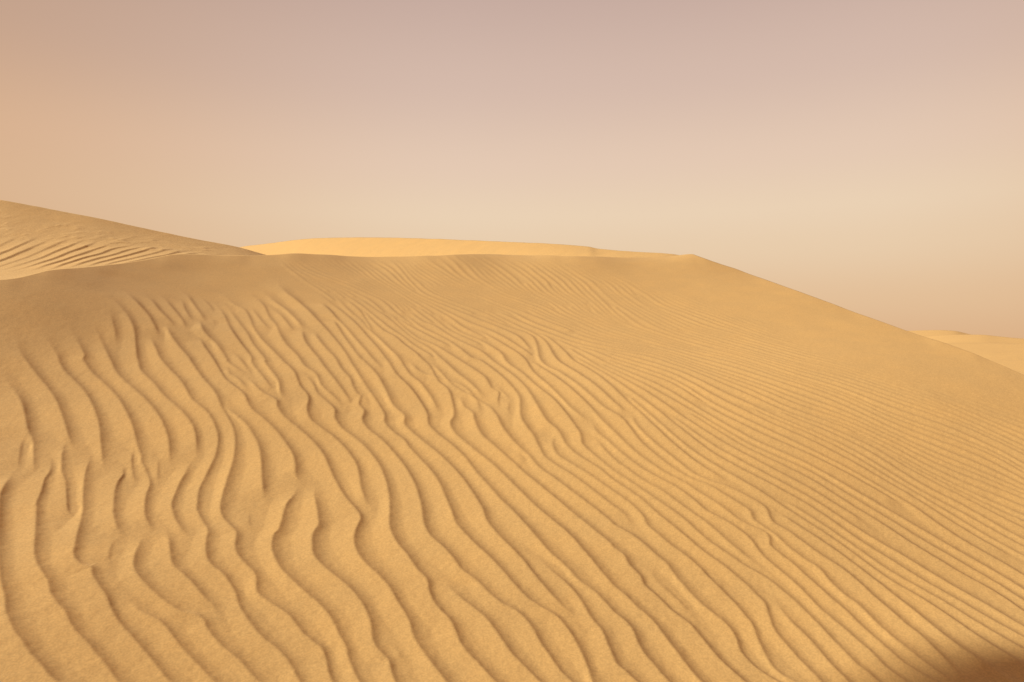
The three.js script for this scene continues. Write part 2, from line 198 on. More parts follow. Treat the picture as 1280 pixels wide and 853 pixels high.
  [[-1.978, 9.124], [-1.698, 8.734], [-1.476, 8.395], [-1.259, 8.011], [-1.059, 7.646], [-0.886, 7.396], [-0.746, 7.109], [-0.657, 6.923], [-0.524, 6.639], [-0.404, 6.425], [-0.299, 6.202], [-0.236, 6.056]],
  [[-1.476, 8.577], [-1.239, 8.074], [-1.038, 7.703], [-0.843, 7.504], [-0.68, 7.257], [-0.556, 7.058], [-0.361, 6.738], [-0.254, 6.535], [-0.186, 6.297], [-0.117, 6.186], [-0.122, 5.998], [-0.1, 5.844]],
  [[-0.179, 6.343], [-0.093, 6.209], [-0.01, 5.978]],
  [[-0.098, 5.998], [-0.033, 5.959], [-0.033, 5.807], [-0.002, 5.684]],
  [[-1.285, 8.588], [-1.073, 8.186], [-0.895, 7.959], [-0.725, 7.737], [-0.557, 7.423], [-0.416, 7.125], [-0.311, 7.036], [-0.173, 6.755], [-0.062, 6.494], [0.023, 6.232], [0.063, 6.038], [0.067, 5.701], [0.108, 5.503], [0.162, 5.35], [0.199, 5.18], [0.234, 5.046], [0.307, 4.931], [0.39, 4.821], [0.469, 4.704], [0.553, 4.571], [0.637, 4.436], [0.681, 4.38], [0.711, 4.298], [0.742, 4.235]],
  [[-1.281, 8.776], [-1.072, 8.42], [-0.895, 8.241], [-0.678, 7.855], [-0.516, 7.632], [-0.335, 7.369], [-0.232, 7.151], [-0.18, 7.02], [-0.029, 6.708], [0.092, 6.397], [0.154, 6.164], [0.21, 5.878], [0.274, 5.597], [0.353, 5.439], [0.396, 5.235], [0.454, 5.098], [0.536, 4.982], [0.615, 4.87], [0.688, 4.73], [0.76, 4.63], [0.827, 4.525], [0.885, 4.396], [0.941, 4.291], [1.001, 4.187], [1.057, 4.08], [1.112, 3.987], [1.167, 3.907], [1.209, 3.829], [1.249, 3.753], [1.277, 3.679], [1.298, 3.622], [1.292, 3.55], [1.281, 3.465], [1.28, 3.411], [1.299, 3.334], [1.32, 3.246], [1.344, 3.173], [1.359, 3.125]],
  [[0.322, 5.356], [0.303, 5.263], [0.305, 5.166], [0.341, 5.046], [0.438, 4.919], [0.529, 4.798], [0.615, 4.672], [0.668, 4.595], [0.737, 4.491], [0.785, 4.392], [0.807, 4.324], [0.816, 4.244], [0.863, 4.15], [0.913, 4.061], [0.973, 3.977], [1.027, 3.879], [1.066, 3.785], [1.104, 3.696], [1.14, 3.609], [1.163, 3.525], [1.18, 3.458], [1.172, 3.35], [1.173, 3.248], [1.183, 3.175], [1.216, 3.123], [1.236, 3.106]],
  [[-0.792, 8.449], [-0.608, 8.094], [-0.353, 7.771], [-0.129, 7.354], [-0.049, 7.003], [0.096, 6.686], [0.226, 6.324], [0.345, 6.052], [0.423, 5.799], [0.48, 5.561], [0.521, 5.377], [0.521, 5.234], [0.576, 5.098], [0.641, 4.969], [0.705, 4.847], [0.789, 4.731], [0.867, 4.611], [0.95, 4.478], [1.004, 4.401], [1.064, 4.297], [1.117, 4.176], [1.172, 4.079], [1.23, 4.004], [1.283, 3.924], [1.348, 3.855], [1.392, 3.795], [1.428, 3.721], [1.467, 3.634], [1.498, 3.535], [1.516, 3.474], [1.536, 3.387], [1.557, 3.309], [1.576, 3.234], [1.607, 3.167], [1.621, 3.125]],
  [[1.37, 3.679], [1.366, 3.612], [1.379, 3.514], [1.405, 3.433], [1.43, 3.355], [1.441, 3.303], [1.458, 3.216], [1.479, 3.143], [1.485, 3.119]],
  [[1.069, 3.794], [1.106, 3.773], [1.114, 3.712]],
  [[-0.371, 8.153], [-0.091, 7.663], [0.116, 7.192], [0.204, 6.719], [0.328, 6.347], [0.411, 6.071], [0.488, 5.834], [0.579, 5.658], [0.646, 5.591]],
  [[0.622, 5.575], [0.654, 5.405], [0.71, 5.288], [0.753, 5.176], [0.835, 5.006], [0.916, 4.871], [1.009, 4.757], [1.097, 4.649], [1.165, 4.526], [1.217, 4.411], [1.303, 4.32], [1.362, 4.237], [1.404, 4.148], [1.415, 4.061], [1.436, 3.977], [1.479, 3.881], [1.519, 3.789], [1.546, 3.699], [1.57, 3.597], [1.599, 3.528], [1.628, 3.46], [1.657, 3.38], [1.685, 3.303], [1.704, 3.214], [1.737, 3.142]],
  [[0.623, 5.332], [0.667, 5.177], [0.728, 5.006], [0.81, 4.859], [0.89, 4.732], [0.97, 4.635], [1.051, 4.502], [1.11, 4.406], [1.175, 4.303], [1.222, 4.21], [1.263, 4.112], [1.315, 4.019], [1.358, 3.946], [1.41, 3.86]],
  [[0.178, 7.119], [0.316, 6.811], [0.44, 6.501], [0.55, 6.179], [0.647, 5.869], [0.71, 5.623], [0.786, 5.403], [0.835, 5.258], [0.893, 5.109], [0.983, 4.944], [1.072, 4.814], [1.153, 4.726], [1.223, 4.61], [1.293, 4.511], [1.348, 4.417], [1.393, 4.335], [1.458, 4.272], [1.506, 4.238], [1.529, 4.184], [1.505, 4.102], [1.534, 4.026], [1.579, 3.938], [1.614, 3.835], [1.64, 3.759], [1.667, 3.678], [1.7, 3.591], [1.723, 3.493], [1.753, 3.399], [1.779, 3.32], [1.802, 3.244], [1.841, 3.183]],
  [[-0.403, 8.863], [-0.069, 8.455], [0.234, 8.049], [0.291, 7.095], [0.455, 6.726], [0.571, 6.422], [0.674, 6.112], [0.757, 5.869], [0.871, 5.673], [0.916, 5.494], [0.961, 5.258], [1.034, 5.07], [1.109, 4.921], [1.205, 4.782], [1.309, 4.697], [1.378, 4.595], [1.445, 4.499], [1.492, 4.425], [1.49, 4.331], [1.567, 4.206], [1.606, 4.093], [1.658, 3.994], [1.709, 3.916], [1.721, 3.82], [1.751, 3.699], [1.789, 3.627], [1.812, 3.513], [1.843, 3.404], [1.876, 3.325], [1.908, 3.237]],
  [[0.97, 5.725], [0.971, 5.557], [1.01, 5.372], [1.084, 5.175], [1.165, 4.994], [1.243, 4.829], [1.334, 4.741], [1.429, 4.68], [1.521, 4.582], [1.603, 4.47], [1.6, 4.329], [1.655, 4.25], [1.704, 4.163], [1.766, 4.046], [1.813, 3.975], [1.855, 3.896], [1.886, 3.803], [1.907, 3.696], [1.933, 3.609], [1.959, 3.509], [1.993, 3.413], [2.006, 3.306]],
  [[-3.936, 5.412], [-3.796, 5.297], [-3.629, 5.161], [-3.482, 5.008], [-3.351, 4.847], [-3.26, 4.735], [-3.157, 4.63], [-3.031, 4.453], [-2.879, 4.238]],
  [[-3.231, 4.673], [-3.184, 4.562], [-2.99, 4.251]],
  [[-4.253, 5.994], [-4.097, 5.827], [-3.991, 5.715], [-3.912, 5.649], [-3.741, 5.507], [-3.552, 5.355], [-3.383, 5.204], [-3.237, 5.042], [-3.101, 4.881], [-2.976, 4.724], [-2.86, 4.597]],
  [[-4.109, 6.171], [-3.947, 5.996], [-3.776, 5.835], [-3.712, 5.758], [-3.576, 5.616], [-3.407, 5.489], [-3.223, 5.33], [-3.052, 5.137], [-2.906, 4.947], [-2.757, 4.714], [-2.58, 4.438]],
  [[-4.041, 6.401], [-3.883, 6.234], [-3.747, 6.089], [-3.601, 5.922], [-3.567, 5.847], [-3.387, 5.676], [-3.195, 5.527], [-3.018, 5.37], [-2.84, 5.174], [-2.689, 4.985], [-2.564, 4.801], [-2.44, 4.626]],
  [[-3.878, 6.519], [-3.639, 6.235], [-3.454, 6.014], [-3.374, 5.918], [-3.232, 5.75], [-3.029, 5.573], [-2.82, 5.401], [-2.648, 5.231], [-2.509, 5.063], [-2.384, 4.877], [-2.228, 4.582]],
  [[-3.955, 6.909], [-3.779, 6.654], [-3.634, 6.442], [-3.534, 6.279]],
  [[-4.212, 7.263], [-4.035, 7.141], [-3.854, 6.982], [-3.685, 6.79], [-3.542, 6.594], [-3.395, 6.343], [-3.254, 6.1], [-3.196, 6.013], [-3.088, 5.854], [-2.91, 5.69], [-2.725, 5.498], [-2.525, 5.325], [-2.363, 5.157], [-2.247, 4.99], [-2.11, 4.709]],
  [[-4.217, 7.613], [-4.008, 7.41], [-3.838, 7.246], [-3.661, 7.062], [-3.489, 6.852], [-3.316, 6.621]],
  [[-4.016, 7.663], [-3.857, 7.521], [-3.627, 7.255], [-3.469, 7.096], [-3.314, 6.924]],
  [[-3.909, 7.819], [-3.714, 7.598], [-3.519, 7.367], [-3.346, 7.145], [-3.229, 6.951]],
  [[-3.694, 7.872], [-3.524, 7.571], [-3.374, 7.35], [-3.264, 7.229]],
  [[-3.902, 8.201], [-3.697, 8.022], [-3.5, 7.752], [-3.31, 7.485], [-3.161, 7.271]],
  [[-3.244, 7.306], [-3.09, 7.018], [-2.95, 6.844]],
  [[-3.61, 8.129], [-3.416, 7.925], [-3.253, 7.679]],
  [[-3.467, 8.078], [-3.303, 7.902], [-3.112, 7.616], [-2.955, 7.333], [-2.801, 7.08], [-2.621, 6.819], [-2.429, 6.541], [-2.361, 6.386], [-2.184, 6.128], [-2.028, 5.91], [-1.933, 5.836]],
  [[-3.309, 8.097], [-3.117, 7.805], [-2.905, 7.484], [-2.709, 7.188], [-2.525, 6.868], [-2.311, 6.552], [-2.257, 6.428], [-2.112, 6.202], [-2.004, 6.028], [-1.92, 5.82], [-1.839, 5.691]],
  [[-2.811, 6.695], [-2.612, 6.422], [-2.56, 6.331], [-2.405, 6.192], [-2.256, 6.079]],
  [[-2.525, 6.244], [-2.444, 6.083], [-2.318, 5.968], [-2.155, 5.766]],
  [[-2.625, 6.599], [-2.476, 6.419], [-2.279, 6.142]],
  [[-3.166, 7.442], [-3.058, 7.251]],
  [[-3.011, 8.109], [-2.835, 7.832], [-2.675, 7.585], [-2.527, 7.4]],
  [[-2.819, 8.208], [-2.618, 7.969], [-2.461, 7.712], [-2.312, 7.463]],
  [[-3.437, 8.373], [-3.21, 8.115], [-3.042, 7.992], [-2.887, 7.735]],
  [[-3.204, 8.629], [-3.038, 8.434], [-2.869, 8.176]],
  [[-3.094, 8.773], [-2.836, 8.443], [-2.632, 8.2], [-2.405, 7.856], [-2.255, 7.599]]];
const GRAIN_LINES = [       // run of the fine ripples in plan, metres
  [[0.923, 6.349], [1.031, 5.99], [1.131, 5.691], [1.224, 5.433], [1.311, 5.204], [1.4, 5.023], [1.497, 4.905], [1.61, 4.774], [1.732, 4.656], [1.832, 4.567], [1.909, 4.461], [1.98, 4.367]],
  [[1.863, 4.269], [1.942, 4.178], [1.988, 4.078], [2.01, 3.961], [2.061, 3.868], [2.145, 3.821], [2.283, 3.781], [2.323, 3.691], [2.371, 3.605], [2.404, 3.519], [2.435, 3.436]],
  [[2.044, 3.826], [2.07, 3.727], [2.116, 3.624], [2.149, 3.51], [2.188, 3.4]],
  [[1.946, 4.46], [2.014, 4.333], [2.077, 4.212], [2.181, 4.136], [2.267, 4.06], [2.305, 3.947], [2.35, 3.837], [2.413, 3.733], [2.471, 3.631], [2.549, 3.504]],
  [[2.175, 4.489], [2.262, 4.384], [2.346, 4.266], [2.398, 4.148], [2.469, 4.07], [2.526, 3.942], [2.611, 3.87], [2.656, 3.778], [2.655, 3.651]],
  [[2.395, 4.519], [2.479, 4.395], [2.557, 4.295], [2.642, 4.198], [2.71, 4.085], [2.784, 3.991], [2.82, 3.878]],
  [[2.673, 4.555], [2.712, 4.388], [2.796, 4.288], [2.875, 4.19], [2.965, 4.077]],
  [[3.02, 4.591], [3.086, 4.461], [3.166, 4.354]],
  [[1.007, 6.926], [1.197, 6.455], [1.36, 6.035], [1.511, 5.696], [1.643, 5.383], [1.785, 5.169], [1.928, 5.006], [2.092, 4.8]],
  [[1.069, 7.352], [1.364, 6.865], [1.614, 6.403], [1.831, 5.997], [2.024, 5.645], [2.208, 5.362], [2.294, 5.265]],
  [[1.608, 7.137], [1.86, 6.674], [2.075, 6.253], [2.255, 5.854], [2.443, 5.605]],
  [[2.394, 5.486], [2.53, 5.311], [2.636, 5.106], [2.725, 4.898], [2.831, 4.749], [2.956, 4.647]],
  [[2.529, 5.794], [2.723, 5.561], [2.898, 5.338], [3.052, 5.12], [3.21, 4.942], [3.367, 4.792], [3.428, 4.716]],
  [[2.894, 6.075], [3.102, 5.713], [3.326, 5.456], [3.524, 5.212], [3.636, 5.004]],
  [[2.23, 5.11], [2.333, 4.982], [2.425, 4.822], [2.528, 4.656], [2.592, 4.551]],
  [[2.095, 4.801], [2.196, 4.611], [2.254, 4.505]],
  [[-1.584, 10.324], [-1.369, 9.886], [-1.075, 9.569], [-0.804, 9.323], [-0.408, 8.986]],
  [[-2.275, 10.678], [-1.99, 10.236], [-1.726, 9.817], [-1.437, 9.37]],
  [[-1.268, 11.097], [-1.041, 10.677], [-0.772, 10.274], [-0.459, 10.088]],
  [[-2.733, 10.022], [-2.401, 9.809], [-2.059, 9.5], [-1.733, 9.176]],
  [[-0.499, 10.974], [-0.281, 10.474], [-0.083, 10.113], [0.194, 9.773], [0.454, 9.495]],
  [[0.373, 10.742], [0.592, 10.042], [0.807, 9.484], [1.102, 9.004]],
  [[0.819, 10.075], [0.986, 9.505], [1.17, 8.884], [1.53, 8.413]],
  [[-0.438, 9.625], [-0.075, 9.196], [0.255, 8.763], [0.553, 8.33], [0.953, 7.793], [1.359, 7.473]],
  [[1.095, 10.56], [1.354, 9.601], [1.586, 8.722]]];

// ------------------------------------------------------------------ shape of the near dune (x to the right, d away from the viewer, heights from the eye)
const heightAt = (() => {                                // thin plate through the surveyed points
  const P = SURVEY, n = P.length, m = n + 3, A = [];
  const ker = (r2) => (r2 > 0 ? 0.5 * r2 * Math.log(r2) : 0);
  for (let i = 0; i < m; i++) A.push(new Float64Array(m + 1));
  for (let i = 0; i < n; i++) {
    for (let j = 0; j < n; j++) A[i][j] = ker((P[i][0] - P[j][0]) ** 2 + (P[i][1] - P[j][1]) ** 2) + (i !== j ? 0 : i < CREST.length ? 2e-4 : 0.02);
    A[i][n] = A[n][i] = 1; A[i][n + 1] = A[n + 1][i] = P[i][0]; A[i][n + 2] = A[n + 2][i] = P[i][1]; A[i][m] = P[i][2];
  }
  for (let c = 0; c < m; c++) {
    let p = c; for (let r = c + 1; r < m; r++) if (Math.abs(A[r][c]) > Math.abs(A[p][c])) p = r;
    [A[c], A[p]] = [A[p], A[c]];
    for (let r = 0; r < m; r++) if (r !== c) { const f = A[r][c] / A[c][c]; if (f) for (let k = c; k <= m; k++) A[r][k] -= f * A[c][k]; }
  }
  const w = A.map((r, i) => r[m] / r[i]);
  return (x, d) => {
    let h = w[n] + w[n + 1] * x + w[n + 2] * d;
    for (let i = 0; i < n; i++) { const a = x - P[i][0], b = d - P[i][1], r2 = a * a + b * b; if (r2 > 0) h += w[i] * 0.5 * r2 * Math.log(r2); }
    return h;
  };
})();
const angleOf = ([x, d]) => Math.atan2(x, d), radiusOf = ([x, d]) => Math.hypot(x, d);
const BRINK = [[-3.2, 9], [-2.2, 9], [-1.5, 8.8], [-1.1, 8.6], [-0.8, 8.5], ...CREST.map((p) => [angleOf(p), radiusOf(p)]), [0.75, 7.1], [0.95, 6.6], [1.3, 6.4], [2, 7], [3.2, 9]];
const CALM = [[-1.5, 7], [-1.0, 7.2], ...CALM_EDGE.map((p) => [angleOf(p), radiusOf(p)]), [0.8, 4.6], [1.2, 4.6], [1.6, 4]];
const brinkAt = (a) => table(BRINK, a), calmAt = (a) => table(CALM, a);

// ------------------------------------------------------------------ wind ripples: brink lines, then the relief between them
const X0 = -8, X1 = 8, D0 = 1.0, D1 = 14.2, CELL = 0.006, NX = Math.round((X1 - X0) / CELL), ND = Math.round((D1 - D0) / CELL);
const field = new Float32Array(NX * ND);
const STEP = 0.014;
function resample(pts) {                                 // Catmull-Rom, even steps
  const dense = [];
  for (let k = 0; k < pts.length - 1; k++) {
    const p0 = pts[k - 1] ?? pts[k], p1 = pts[k], p2 = pts[k + 1], p3 = pts[k + 2] ?? p2, n = Math.max(2, Math.ceil(Math.hypot(p2[0] - p1[0], p2[1] - p1[1]) / 0.004));
    for (let i = 0; i < n; i++) {
      const t = i / n, q = (c) => 0.5 * (2 * p1[c] + (p2[c] - p0[c]) * t + (2 * p0[c] - 5 * p1[c] + 4 * p2[c] - p3[c]) * t * t + (3 * p1[c] - p0[c] - 3 * p2[c] + p3[c]) * t ** 3);
      dense.push([q(0), q(1)]);
    }
  }
  dense.push(pts[pts.length - 1]);
  const out = [dense[0]]; let left = STEP;
  for (let k = 1; k < dense.length; k++) { const l = Math.hypot(dense[k][0] - out[out.length - 1][0], dense[k][1] - out[out.length - 1][1]); if (l >= STEP) out.push(dense[k]); }
  if (out.length < 3) return null;
  return out;
}
const lines = [];                                        // each: array of [x, d]
const bins = new Map(), BIN = 0.06;
const binKey = (x, d) => Math.floor((x + 20) / BIN) * 4096 + Math.floor((d + 5) / BIN);
function addLine(p) { const id = lines.length; lines.push(p); p.forEach((q, i) => { const k = binKey(q[0], q[1]); let b = bins.get(k); if (!b) bins.set(k, b = []); b.push(id, i); }); }
function nearest(x, d, reach, skip = -1) {               // distance to the nearest line sample
  let best = reach; const n = Math.ceil(reach / BIN), ix = Math.floor((x + 20) / BIN), id = Math.floor((d + 5) / BIN);
  for (let a = ix - n; a <= ix + n; a++) for (let b = id - n; b <= id + n; b++) {
    const list = bins.get(a * 4096 + b); if (!list) continue;
    for (let k = 0; k < list.length; k += 2) if (list[k] !== skip) { const q = lines[list[k]][list[k + 1]], r = Math.hypot(q[0] - x, q[1] - d); if (r < best) best = r; }
  }
  return best;
}
const surveyed = [];
for (const l of BRINK_LINES) {
  let p = l[0][1] > l[l.length - 1][1] ? l : l.slice().reverse();    // from far to near
  const last = p[p.length - 1], prev = p[p.length - 2];
  if (last[1] < 3.04 + 0.16 * last[0]) { const t = Math.hypot(last[0] - prev[0], last[1] - prev[1]); p = [...p, [last[0] + (last[0] - prev[0]) / t * 0.3 + 0.02, last[1] + (last[1] - prev[1]) / t * 0.3], [last[0] + 0.35, last[1] - 0.85], [last[0] + 0.6, last[1] - 1.5]]; }
  surveyed.push(p);
}
for (let again = true; again;) {                          // join lines that run on into each other
  again = false;
  search: for (let a = 0; a < surveyed.length; a++) for (let b = 0; b < surveyed.length; b++) if (a !== b) {
    const A = surveyed[a], B = surveyed[b], e = A[A.length - 1], q = A[A.length - 2], f = B[0], g = B[1];
    const u = e[0] - q[0], v = e[1] - q[1], n = Math.hypot(u, v), u2 = g[0] - f[0], v2 = g[1] - f[1], n2 = Math.hypot(u2, v2), dx = f[0] - e[0], dd = f[1] - e[1];
    const fwd = (dx * u + dd * v) / n, side = Math.abs(dx * v - dd * u) / n, turn = (u * u2 + v * v2) / (n * n2);
    if (fwd > -0.02 && fwd < 0.35 && side < 0.02 + 0.12 * fwd && turn > 0.88) { surveyed[a] = [...A, ...(fwd < 0.03 ? B.slice(1) : B)]; surveyed.splice(b, 1); again = true; break search; }
  }
}
for (const p of surveyed) { const r = resample(p); if (r) addLine(r); }
const tracedCount = lines.length;
// direction and spacing of the ripples, on a coarse grid
const GC = 0.08, GX = Math.ceil((X1 - X0) / GC) + 1, GD = Math.ceil((D1 - D0) / GC) + 1, dirX = new Float32Array(GX * GD), dirD = new Float32Array(GX * GD), spacing = new Float32Array(GX * GD);
{
  const s = [];
  for (const l of [...lines, ...GRAIN_LINES.map((l) => resample(l[0][1] > l[l.length - 1][1] ? l : l.slice().reverse())).filter(Boolean)]) for (let i = 3; i < l.length - 3; i += 8) { const a = l[i - 3], b = l[i + 3], n = Math.hypot(b[0] - a[0], b[1] - a[1]); s.push([l[i][0], l[i][1], (b[0] - a[0]) / n, (b[1] - a[1]) / n]); }
  for (let j = 0; j < GD; j++) for (let i = 0; i < GX; i++) {
    const x = X0 + i * GC, d = D0 + j * GC; let u = 0.0015 * 0.42, v = -0.0015 * 0.9;
    for (const q of s) { const r2 = (q[0] - x) ** 2 + (q[1] - d) ** 2, w = 1 / (r2 + 0.02) ** 2 * 0.001; u += w * q[2]; v += w * q[3]; }
    const n = Math.hypot(u, v) || 1; dirX[j * GX + i] = u / n; dirD[j * GX + i] = v / n;
    let ws = 0, ls = 0;
    for (const q of SPACING) { const r2 = (q[0] - x) ** 2 + (q[1] - d) ** 2, w = 1 / (r2 + 0.05) ** 1.5; ws += w; ls += w * q[2]; }
    spacing[j * GX + i] = x < -0.74 * d ? 0.21 : ls / ws;
  }
}
const coarse = (f, x, d) => { const a = clamp((x - X0) / GC, 0, GX - 1.001), b = clamp((d - D0) / GC, 0, GD - 1.001), i = a | 0, j = b | 0, u = a - i, v = b - j, o = j * GX + i; return (f[o] * (1 - u) + f[o + 1] * u) * (1 - v) + (f[o + GX] * (1 - u) + f[o + GX + 1] * u) * v; };
const openSand = (x, d) => {                              // beyond the closely surveyed part, or outside it at the left
  if (x < -0.8 * d) return true;
  for (let k = 1; k < FILL_EDGE.length; k++) { const a = FILL_EDGE[k - 1], b = FILL_EDGE[k]; if (d <= a[1] && d >= b[1]) return x > mix(a[0], b[0], (a[1] - d) / (a[1] - b[1])); }
  return x > FILL_EDGE[FILL_EDGE.length - 1][0];
};
const inDomain = (x, d) => x > X0 + 0.1 && x < X1 - 0.1 && d > D0 + 0.1 && d < D1 - 0.1 && Math.abs(x) < 1.25 * d + 1.2 && Math.hypot(x, d) < Math.min(brinkAt(Math.atan2(x, d)), calmAt(Math.atan2(x, d)) + 0.9);
{ // fill the open sand between and beyond the surveyed lines with more lines at the local spacing
  const grow = (x, d, sign, sep, turn) => {
    const p = []; const limit = 2 + rnd() * 8; let len = 0;
    while (len < limit) {
      let u = coarse(dirX, x, d), v = coarse(dirD, x, d);
      const w = 0.15 * noise(x * 2.4 + 40, d * 1.9) + 0.06 * noise(x * 9 + 7, d * 6) + turn, c = Math.cos(w), s = Math.sin(w);
      [u, v] = [u * c - v * s, u * s + v * c];
      x += sign * u * STEP; d += sign * v * STEP; len += STEP;
      if (!inDomain(x, d) || nearest(x, d, 0.2) < 0.5 * coarse(spacing, x, d)) break;
      p.push([x, d]);
    }
    return p;
  };
  const attempt = (x, d) => {
    if (!inDomain(x, d) || !openSand(x, d)) return;
    const sep = coarse(spacing, x, d);
    if (nearest(x, d, 0.3) < 0.82 * sep) return;
    const turn = (rnd() - 0.5) * 0.04, a = grow(x, d, -1, sep, turn).reverse(), b = grow(x, d, 1, sep, turn), p = [...a, [x, d], ...b];
    if (p.length * STEP > Math.max(0.16, 2.2 * sep)) addLine(p);
  };
  for (let k = 0; k < lines.length && k < 2600; k++) {
    const l = lines[k];
    for (let i = 4; i < l.length - 4; i += 6) {
      const u = l[i + 3][0] - l[i - 3][0], v = l[i + 3][1] - l[i - 3][1], n = Math.hypot(u, v) || 1, s = coarse(spacing, l[i][0], l[i][1]) * (0.94 + 0.12 * rnd());
      attempt(l[i][0] - v / n * s, l[i][1] + u / n * s); attempt(l[i][0] + v / n * s, l[i][1] - u / n * s);
    }
  }
}
console.log('ripple lines', tracedCount, lines.length);
{ // relief: windward side rises to each brink line, lee side drops behind it
  const stamp = new Int32Array(NX * ND).fill(-1), bestR = new Float32Array(NX * ND), bestI = new Int32Array(NX * ND);
  lines.forEach((l, id) => {
    const n = l.length, nx = new Float32Array(n), nd = new Float32Array(n), wl = new Float32Array(n), wr = new Float32Array(n);
    for (let i = 0; i < n; i++) {
      const a = l[Math.max(0, i - 3)], b = l[Math.min(n - 1, i + 3)], u = b[0] - a[0], v = b[1] - a[1], m = Math.hypot(u, v) || 1;
      nx[i] = -v / m; nd[i] = u / m;                     // towards the lee, +x
      if (nx[i] < 0 && Math.abs(nx[i]) > 0.2 && false) { nx[i] *= -1; nd[i] *= -1; }
    }
    for (let i = 0; i < n; i++) {                        // room to the neighbours on both sides
      let L = 0.4, R = 0.4; const x = l[i][0], d = l[i][1], ix = Math.floor((x + 20) / BIN), jd = Math.floor((d + 5) / BIN);
      for (let a = ix - 7; a <= ix + 7; a++) for (let b = jd - 7; b <= jd + 7; b++) {
        const list = bins.get(a * 4096 + b); if (!list) continue;
        for (let k = 0; k < list.length; k += 2) if (list[k] !== id) {
          const q = lines[list[k]][list[k + 1]], e = q[0] - x, f = q[1] - d, s = e * nx[i] + f * nd[i], t = Math.abs(e * nd[i] - f * nx[i]);
          if (t > 0.5 * Math.abs(s)) continue;
          if (s > 0.012 && s < R) R = s; else if (s < -0.012 && -s < L) L = -s;
        }
      }
      wl[i] = L; wr[i] = R;
    }
    if (id >= tracedCount) for (let i = 0; i < n; i++) { const most = 1.35 * coarse(spacing, l[i][0], l[i][1]); wl[i] = Math.min(wl[i], most); wr[i] = Math.min(wr[i], most); }
    const W = 9, sl = new Float32Array(n), sr = new Float32Array(n);
    for (let i = 0; i < n; i++) { let a = 0, b = 0, c = 0; for (let k = Math.max(0, i - W); k <= Math.min(n - 1, i + W); k++) { a += wl[k]; b += wr[k]; c++; } sl[i] = a / c; sr[i] = b / c; }
    const touched = [], taper = Math.min(id < tracedCount ? 0.18 : 0.1, n * STEP * 0.35), upper = l[0][0] < -1.2 && radiusOf(l[0]) > calmAt(angleOf(l[0])) - 1.6, farTaper = upper ? Math.min(0.7, n * STEP * 0.4) : taper, cap = Math.max(0.03, n * STEP * 0.17), height = RIPPLE_HEIGHT * (id < tracedCount ? 1 : 1.08);
    for (let i = 0; i < n; i++) {
      const reach = Math.max(sl[i] * 0.86, sr[i] * 0.62) + 0.02, ci = Math.round((l[i][0] - X0) / CELL), cj = Math.round((l[i][1] - D0) / CELL), rr = Math.ceil(reach / CELL);
      for (let b = Math.max(0, cj - rr); b <= Math.min(ND - 1, cj + rr); b++) for (let a = Math.max(0, ci - rr); a <= Math.min(NX - 1, ci + rr); a++) {
        const e = X0 + a * CELL - l[i][0], f = D0 + b * CELL - l[i][1], r = e * e + f * f; if (r > reach * reach) continue;
        const o = b * NX + a;
        if (stamp[o] !== id) { stamp[o] = id; bestR[o] = r; bestI[o] = i; touched.push(o); } else if (r < bestR[o]) { bestR[o] = r; bestI[o] = i; }
      }
    }
    for (const o of touched) {
      const i = bestI[o], e = X0 + (o % NX) * CELL - l[i][0], f = D0 + Math.floor(o / NX) * CELL - l[i][1], s = e * nx[i] + f * nd[i], t = e * nd[i] - f * nx[i];
      const lam = clamp(0.5 * (sl[i] + sr[i]), 0.03, Math.min(0.3, cap));
      let amp = height * lam * (0.1 + 0.9 * smooth(0, farTaper, i * STEP)) * (0.1 + 0.9 * smooth(0, taper, (n - 1 - i) * STEP));
      if (i === 0 || i === n - 1) amp *= Math.exp(-((t / 0.035) ** 2));
      const lee = LEE * Math.min(sr[i], lam * 1.3), wind = Math.max(0.02, sl[i] - LEE * lam);
      const g = s < 0 ? Math.max(0, 1 + s / wind) ** 1.15 : Math.max(0, 1 - s / lee) ** 2.2;
      if (g > 0) field[o] += amp * g;
    }
  });
  const tmp = new Float32Array(NX * ND), K = [0, 0.12, 0.76, 0.12, 0];      // slumping rounds the brink by a few millimetres
  for (let pass = 0; pass < 1; pass++) {
    for (let j = 0; j < ND; j++) for (let i = 2; i < NX - 2; i++) { const o = j * NX + i; tmp[o] = K[0] * (field[o - 2] + field[o + 2]) + K[1] * (field[o - 1] + field[o + 1]) + K[2] * field[o]; }
    for (let j = 2; j < ND - 2; j++) for (let i = 0; i < NX; i++) { const o = j * NX + i; field[o] = K[0] * (tmp[o - 2 * NX] + tmp[o + 2 * NX]) + K[1] * (tmp[o - NX] + tmp[o + NX]) + K[2] * tmp[o]; }
  }
}
function rippleAt(x, d) {
  const a = (x - X0) / CELL, b = (d - D0) / CELL, i = Math.floor(a), j = Math.floor(b);
  if (i < 0 || j < 0 || i >= NX - 1 || j >= ND - 1) return 0;
  const u = a - i, v = b - j, o = j * NX + i;
  return (field[o] * (1 - u) + field[o + 1] * u) * (1 - v) + (field[o + NX] * (1 - u) + field[o + NX + 1] * u) * v;
}

